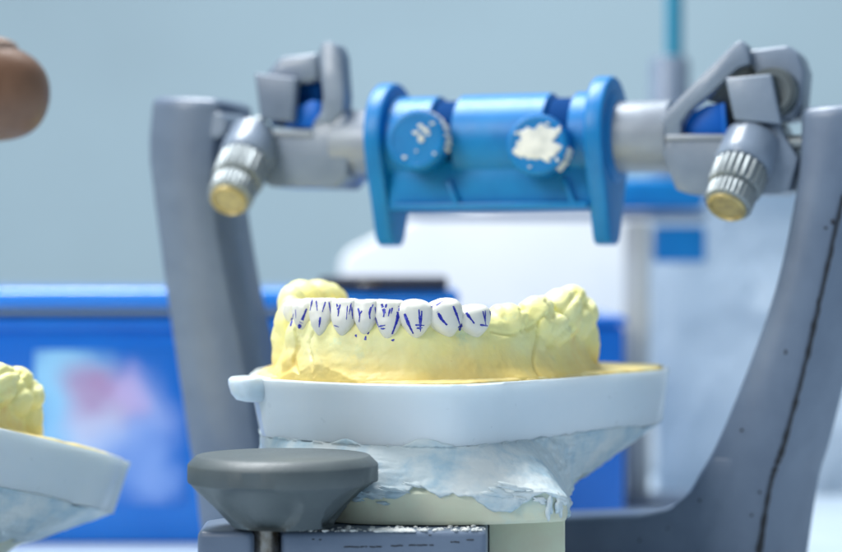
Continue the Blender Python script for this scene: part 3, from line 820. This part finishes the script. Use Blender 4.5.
for k in range(NV+1):
    q = k/NV; ring = []
    for i in range(NP):
        z = mix(low[i], top[i], q)
        r = body(i, z)
        c, s = math.cos(TT[i]), math.sin(TT[i])
        P0 = pol(r, TT[i], z)
        lipq = math.exp(-(q/0.16)**2)
        n1 = noise.ridged_multi_fractal(Vector((P0.x*0.09 + 0.05*P0.z, P0.y*0.09, P0.z*0.35 + P0.x*0.05)), 1.0, 2.1, 4, 1.0, 2.0)
        n2 = fbm(P0*0.45, 4)
        n3 = fbm(Vector((P0.x*0.12, P0.y*0.12, P0.z*0.9)), 4)
        rgt = max(0, min(1, (P0.x-14)/10)) if P0.y < 20 else 0.3
        dsp = 0.50 + 0.20*(n1-1.0)*(0.35+1.2*rgt) + 0.24*n2*(0.3 + 1.1*rgt + 0.3*lipq) + 0.34*n3*(0.5+0.6*lipq) + 0.12*lipq*(1+n2)
        e = min(1, q/0.035, (1-q)/0.05); e = math.sqrt(max(0, 1-(1-e)**2))
        dsp = max(0.02, dsp)*e - 0.12*(1-e)
        if z > ZTB-0.3: dsp = min(dsp, 0.75)
        ring.append(bm.verts.new(pol(r + dsp, TT[i], z)))
    rings.append(ring)
for a, b in zip(rings, rings[1:]):
    for i in range(NP): bm.faces.new((a[i], a[(i+1) % NP], b[(i+1) % NP], b[i]))
link('mounting_plaster', bm, M['plaster'], cast, 0)
# dabs of plaster dragged over the cream block
bm = bmesh.new()
dabs = [(372, 494, 16, 3.2, 11), (395, 489, 14, 2.4, 12), (356, 499, 9, 2.6, 13), (415, 485, 10, 1.8, 14), (500, 493, 16, 4.4, 15), (520, 498, 7, 1.6, 16), (549, 508, 4.0, 11, 17), (558, 503, 5, 12, 18), (540, 500, 8, 3, 23), (383, 503, 7, 1.4, 19), (345, 487, 14, 2.6, 20), (512, 487, 20, 3, 21)]
for px, py, wx, wy, sd in dabs:
    # find block surface
    dr = (at(px, py, 400) - CAM)
    best = min(range(NP), key=lambda i: (abs(pxof(i, 75+(276-py)/FPX*388) - px) if math.sin(TT[i]) < 0 else 1e6))
    z = 75 + (276-py)/FPX*(TC[1]+RPf[best]*math.sin(TT[best])+400)
    NN = 40; tng = None
    cen = pol(RPf[best]+0.75, TT[best], z)
    i2 = (best+4) % NP; tng = (pol(RPf[i2], TT[i2], z) - pol(RPf[best], TT[best], z)).normalized(); nrmv = Vector((tng.y, -tng.x, 0))
    if nrmv.y > 0: nrmv = -nrmv
    sc_ = 388/FPX
    levels = []
    for kk, hh in ((0.3, 0.45), (0.7, 0.38), (0.92, 0.22), (1.0, -0.25)):
        rg_ = []
        for j in range(NN):
            a_ = 2*math.pi*j/NN
            f = 1 + 0.75*fbm(Vector((math.cos(a_)*1.2, math.sin(a_)*1.2, sd)), 3)
            dx = math.cos(a_)*wx*sc_*f*kk; dz = math.sin(a_)*wy*sc_*f*kk - 0.18*dx
            p = cen + tng*dx + Vector((0, 0, dz)) + nrmv*(hh - 0.45 + 0.25*fbm(Vector((dx, dz, sd)), 3))
            rg_.append(bm.verts.new(p))
        levels.append(rg_)
    for a, b in zip(levels, levels[1:]):
        for i in range(NN): bm.faces.new((a[i], a[(i+1) % NN], b[(i+1) % NN], b[i]))
    bm.faces.new(levels[0])
link('plaster_dab', bm, M['plaster'], mb_, 0)

# ================================================================= SECOND CAST (same make, at the left edge)
cast2 = root('dental_cast', (0, 0, 0), 'blurred yellow stone dental cast on a tilted white tray, cut off by the left edge', 'dental cast')
def copy_tree(o, par):
    c = o.copy(); COL.objects.link(c); c.parent = par
    for ch in o.children: copy_tree(ch, c)
for ch in list(cast.children):
    if not ch.name.startswith('mounting_stem'): copy_tree(ch, cast2)
cast2.rotation_euler = (R(-9), R(9.5), R(2))
for ch in cast2.children:
    if ch.name.startswith(('stone_arch', 'tooth')): ch.scale.z = 0.91
# put the tray's right hand corner on the sight line of the photo's
corner = (Vector((*XD(668, 456), ZT)) - Vector((5, 30, 29)))
want = at(119, 457, 452)
cast2.location = (want - cast2.rotation_euler.to_matrix() @ corner) * S

# ================================================================= BACKGROUND
# blue tub with a printed label
tub = root('storage_tub', (-110, 240, 0), 'bright blue glossy storage tub with a pale and red label, behind the left post', 'storage tub')
def rbox(bm, x0, x1, y0, y1, z0, z1, r): box(bm, ((x0+x1)/2, (y0+y1)/2, (z0+z1)/2), (x1-x0)/2, (y1-y0)/2, (z1-z0)/2, r, seg=4)
xR = ax(452, 590)
bm = bmesh.new(); rbox(bm, -260, xR, 190, 330, 0, 62, 1.5); link('body', bm, M['tub'], tub)
bm = bmesh.new(); rbox(bm, -263, xR+2, 186, 334, 66, 71.5, 2.4); link('lid', bm, M['lid'], tub)
bm = bmesh.new(); rbox(bm, -262, xR+1, 187.5, 332, 59.5, 63.5, 1.8); link('rim', bm, M['tub'], tub)
def spots(name, base, sp):
    m = mat(name, base, 0.35); nt = m.node_tree; N = nt.nodes; Lk = nt.links; b = N['Principled BSDF']
    tc = N.new('ShaderNodeTexCoord'); nz = N.new('ShaderNodeTexNoise'); nz.inputs['Scale'].default_value = 55; nz.inputs['Detail'].default_value = 5
    Lk.new(tc.outputs['Object'], nz.inputs['Vector'])
    w_ = N.new('ShaderNodeVectorMath'); w_.operation = 'MULTIPLY_ADD'; w_.inputs[1].default_value = (0.022, 0.022, 0.022)
    Lk.new(nz.outputs['Color'], w_.inputs[0]); Lk.new(tc.outputs['Object'], w_.inputs[2])
    cur = None
    for c, r, col, k in sp:
        d_ = N.new('ShaderNodeVectorMath'); d_.operation = 'DISTANCE'; Lk.new(w_.outputs[0], d_.inputs[0])
        d_.inputs[1].default_value = tuple(x + 0.011 for x in c)
        mr = N.new('ShaderNodeMapRange'); mr.interpolation_type = 'SMOOTHSTEP'
        mr.inputs[1].default_value = r*0.25; mr.inputs[2].default_value = r; mr.inputs[3].default_value = k; mr.inputs[4].default_value = 0
        Lk.new(d_.outputs['Value'], mr.inputs[0])
        mx = N.new('ShaderNodeMix'); mx.data_type = 'RGBA'; Lk.new(mr.outputs[0], mx.inputs[0])
        if cur: Lk.new(cur, mx.inputs[6])
        else: mx.inputs[6].default_value = (*base, 1)
        mx.inputs[7].default_value = (*col, 1); cur = mx.outputs[2]
    Lk.new(cur, b.inputs['Base Color']); return m
def lbl(px, py):
    return tuple((at(px, py, 589.6) * S) - tub.location)
M['label'] = spots('printed_label', (0.003, 0.14, 0.56), [(lbl(66, 385), 0.018, (0.30, 0.62, 0.85), 0.9), (lbl(75, 410), 0.016, (0.30, 0.60, 0.85), 0.7), (lbl(125, 415), 0.020, (0.35, 0.45, 0.80), 0.8),
    (lbl(100, 398), 0.014, (0.42, 0.20, 0.38), 0.8), (lbl(128, 388), 0.010, (0.55, 0.45, 0.75), 0.8), (lbl(95, 430), 0.013, (0.55, 0.65, 0.85), 0.7), (lbl(135, 465), 0.017, (0.20, 0.35, 0.75), 0.8), (lbl(160, 485), 0.012, (0.25, 0.40, 0.80), 0.7)])
bm = bmesh.new(); pA = at(34, 505, 589.6); pB = at(186, 350, 589.6)
rbox(bm, pA.x, pB.x, 189.6, 190.2, pA.z, pB.z, 0.2); lb = link('label', bm, M['label'], tub)
# second low blue tray behind the cast
b2 = root('storage_box', (at(530, 300, 640).x, 245, 0), 'plain blue plastic box low behind the right side of the front cast', 'storage box')
bm = bmesh.new(); rbox(bm, ax(452, 640)+6, ax(622, 640), 232, 320, 0, 60, 1.5); link('body', bm, M['tub'], b2)
bm = bmesh.new(); rbox(bm, ax(452, 640)+5, ax(624, 640), 230, 322, 60.2, 63, 1.2); link('lid', bm, M['tub'], b2)
# dark case lying on the tub
dc = root('instrument_case', (at(390, 288, 640).x, 230, 71.5), 'dark flat case lying on the blue tub behind the front cast', 'case')
bm = bmesh.new(); rbox(bm, ax(325, 620), ax(446, 620), 184, 290, 71.6, 74.8, 0.5); link('body', bm, M['darkbox'], dc)
bm = bmesh.new(); rbox(bm, ax(360, 600), ax(380, 600), 182.6, 183.9, 72.1, 73.1, 0.2); link('clasp', bm, M['steel_dark'], dc)
# white board / paper pack
bm = bmesh.new()
pk = [(340, 262), (350, 250), (420, 214), (560, 196), (700, 186), (790, 182), (835, 190), (930, 200), (930, 620), (345, 620)]
f_ = [at(x, y, 800) for x, y in pk]; 
for p in f_: p.z = max(p.z, 0.2)
b_ = [p + Vector((0, 60, 0)) for p in f_]
prism(bm, f_, b_, 2, 3)
props(link('foam_block', bm, M['white'], None), 'large bright white foam block standing behind the background articulator', 'foam block')
# crumpled plastic film on the right
bm = bmesh.new(); NX, NZ = 90, 60; g = []
for i in range(NX+1):
    row = []
    for j in range(NZ+1):
        u, v = i/NX, j/NZ
        px = 655 + 260*u
        zt_ = 101 + 8*math.sin(u*3) 
        y = 362 - 45*(1-v)**1.5*(0.6+0.4*u)
        x = (px-421)/FPX*(735)
        p = Vector((x, y, zt_*v**0.8 + 0.5))
        n1 = noise.ridged_multi_fractal(Vector((u*2.4, v*2.0, 1)), 1.0, 2.0, 4, 1.0, 2.0)
        p += Vector((3*noise.noise(Vector((u*4, v*4, 4))), -5*n1*(0.2+u), 4*noise.noise(Vector((u*5, v*5, 9)))*v))
        p.z = max(p.z, 0.3); row.append(bm.verts.new(p))
    g.append(row)
for i in range(NX):
    for j in range(NZ): bm.faces.new((g[i][j], g[i+1][j], g[i+1][j+1], g[i][j+1]))
ext = bmesh.ops.solidify(bm, geom=bm.faces[:], thickness=0.4)
props(link('plastic_sheet', bm, M['bag'], None, 60), 'crumpled pale blue plastic sheet beside the right post', 'plastic sheet')

# second articulator far behind
ba = root('dental_articulator', (at(637, 500, 690).x, 290, 0), 'blurred background articulator with pale pole, blue crosspiece and teal rod, behind the right housing', 'dental tool')
D = 690
def bbox(name, px0, px1, py0, py1, d0, d1, m, bev=1.0, par=ba, zmin=None):
    a_ = at(px0, py1, d0); b_ = at(px1, py0, d0)
    z0 = a_.z if zmin is None else zmin
    bm = bmesh.new(); rbox(bm, a_.x, b_.x, d0-400, d1-400, z0, b_.z, bev); return link(name, bm, m, par)
bbox('pole', 626, 650, 222, 560, D, D+9, M['pole'], 1.5, zmin=2)
bbox('rail', 405, 708, 211, 219, D-2, D+10, M['grey'], 1.2)  # real bar; its darker grey also stands in for the front barrel's shadow
bbox('crosspiece', 596, 706, 177, 209, D-4, D+12, M['blue'], 2.5)
bbox('hanging_block', 655, 706, 226, 262, D+1, D+12, M['blue'], 1.5)
bbox('base_plate', 560, 760, 500, 560, D-10, D+22, M['grey'], 0.8, zmin=0.1).location.z += 0.0
a_ = at(674, 160, D+4)
bm = bmesh.new(); lathe(bm, [(6.4, at(0, 176, D).z), (6.6, at(0, 62, D).z), (5.6, at(0, 56, D).z)], (a_.x-1.5, a_.y, 0), (0, 0, 1), 32); link('collar', bm, M['grey_light'], ba)
bm = bmesh.new(); lathe(bm, [(2.9, at(0, 60, D).z), (2.9, at(0, -60, D).z)], (a_.x, a_.y, 0), (0, 0, 1), 32); link('rod', bm, M['teal'], ba)

# ================================================================= HAND
tipP = at(34, 98, 338)
def skin(name, chains, m, parent, sub=2):
    me = bpy.data.meshes.new(name); verts = []; edges = []; rads = []
    idx = {}
    for ch in chains:
        prev = None
        for key, p, r in ch:
            if key not in idx: idx[key] = len(verts); verts.append(Vector(p)*S - worldloc(parent)); rads.append(r*S)
            if prev is not None: edges.append((prev, idx[key]))
            prev = idx[key]
    me.from_pydata(verts, edges, []); o = bpy.data.objects.new(name, me); COL.objects.link(o)
    o.parent = parent
    mod = o.modifiers.new('skin', 'SKIN')
    for i, r in enumerate(rads):
        v = me.skin_vertices[0].data[i]; v.radius = (r, r); v.use_root = (i == 0)
    s_ = o.modifiers.new('sub', 'SUBSURF'); s_.levels = sub; s_.render_levels = sub
    dg = bpy.context.evaluated_depsgraph_get(); dg.update()
    e = bpy.data.meshes.new_from_object(o.evaluated_get(dg)); o.modifiers.clear(); o.data = e
    e.materials.clear(); e.materials.append(m)
    for p in e.polygons: p.use_smooth = True
    return o
T0 = tipP
hr_ = root('person', tipP + Vector((-95, -10, -5)), 'brown fingertip of a hand reaching in at the upper left edge', 'person')
V = Vector
wr = T0 + V((-165, -30, 14)); pm = T0 + V((-120, -22, 6))
mc = [T0 + V(p) for p in ((-86, -8, 3), (-90, -26, 4), (-93, -42, 2), (-98, -55, -3))]
chains = [
 [('w', wr, 24), ('p', pm, 20), ('m0', mc[0], 12), ('i1', T0+V((-48, -2, 7)), 10.5), ('i2', T0+V((-24, 0, 3.5)), 9.8), ('i3', T0+V((-7, 0, 1)), 9.6), ('i4', T0+V((3.2, 0, -0.5)), 6.2)],
 [('p', pm, 20), ('m1', mc[1], 12), ('j1', T0+V((-56, -26, 4)), 9.5), ('j2', T0+V((-50, -26, -20)), 8.5), ('j3', T0+V((-66, -25, -28)), 7.4)],
 [('p', pm, 20), ('m2', mc[2], 11.5), ('k1', T0+V((-62, -44, 1)), 9), ('k2', T0+V((-58, -43, -22)), 8), ('k3', T0+V((-72, -41, -28)), 7)],
 [('p', pm, 20), ('m3', mc[3], 10.5), ('l1', T0+V((-72, -58, -6)), 8), ('l2', T0+V((-70, -57, -22)), 7), ('l3', T0+V((-82, -54, -27)), 6.2)],
 [('p', pm, 20), ('t0', T0+V((-108, 4, -10)), 12), ('t1', T0+V((-82, 8, -26)), 10), ('t2', T0+V((-62, 4, -34)), 8.6), ('t3', T0+V((-52, 2, -36)), 7.4)],
 [('w', wr, 24), ('f1', T0 + V((-210, -42, 16)), 25), ('f2', T0 + V((-300, -60, 20)), 32)]]
hd = skin('hand', chains, M['skin'], hr_, 3)
bm = bmesh.new(); ball(bm, T0 + V((-10.5, 0, 8.1)), 8.0, 6.4, 2.2, 0, 3); link('fingernail', bm, M['nail'], hr_)
bm = bmesh.new(); lathe(bm, [(30, 0), (31, 3), (33, 40), (38, 120)], T0 + V((-215, -43, 16)), V((-90, -18, 4)), 40); link('sleeve', bm, M['cloth'], hr_)
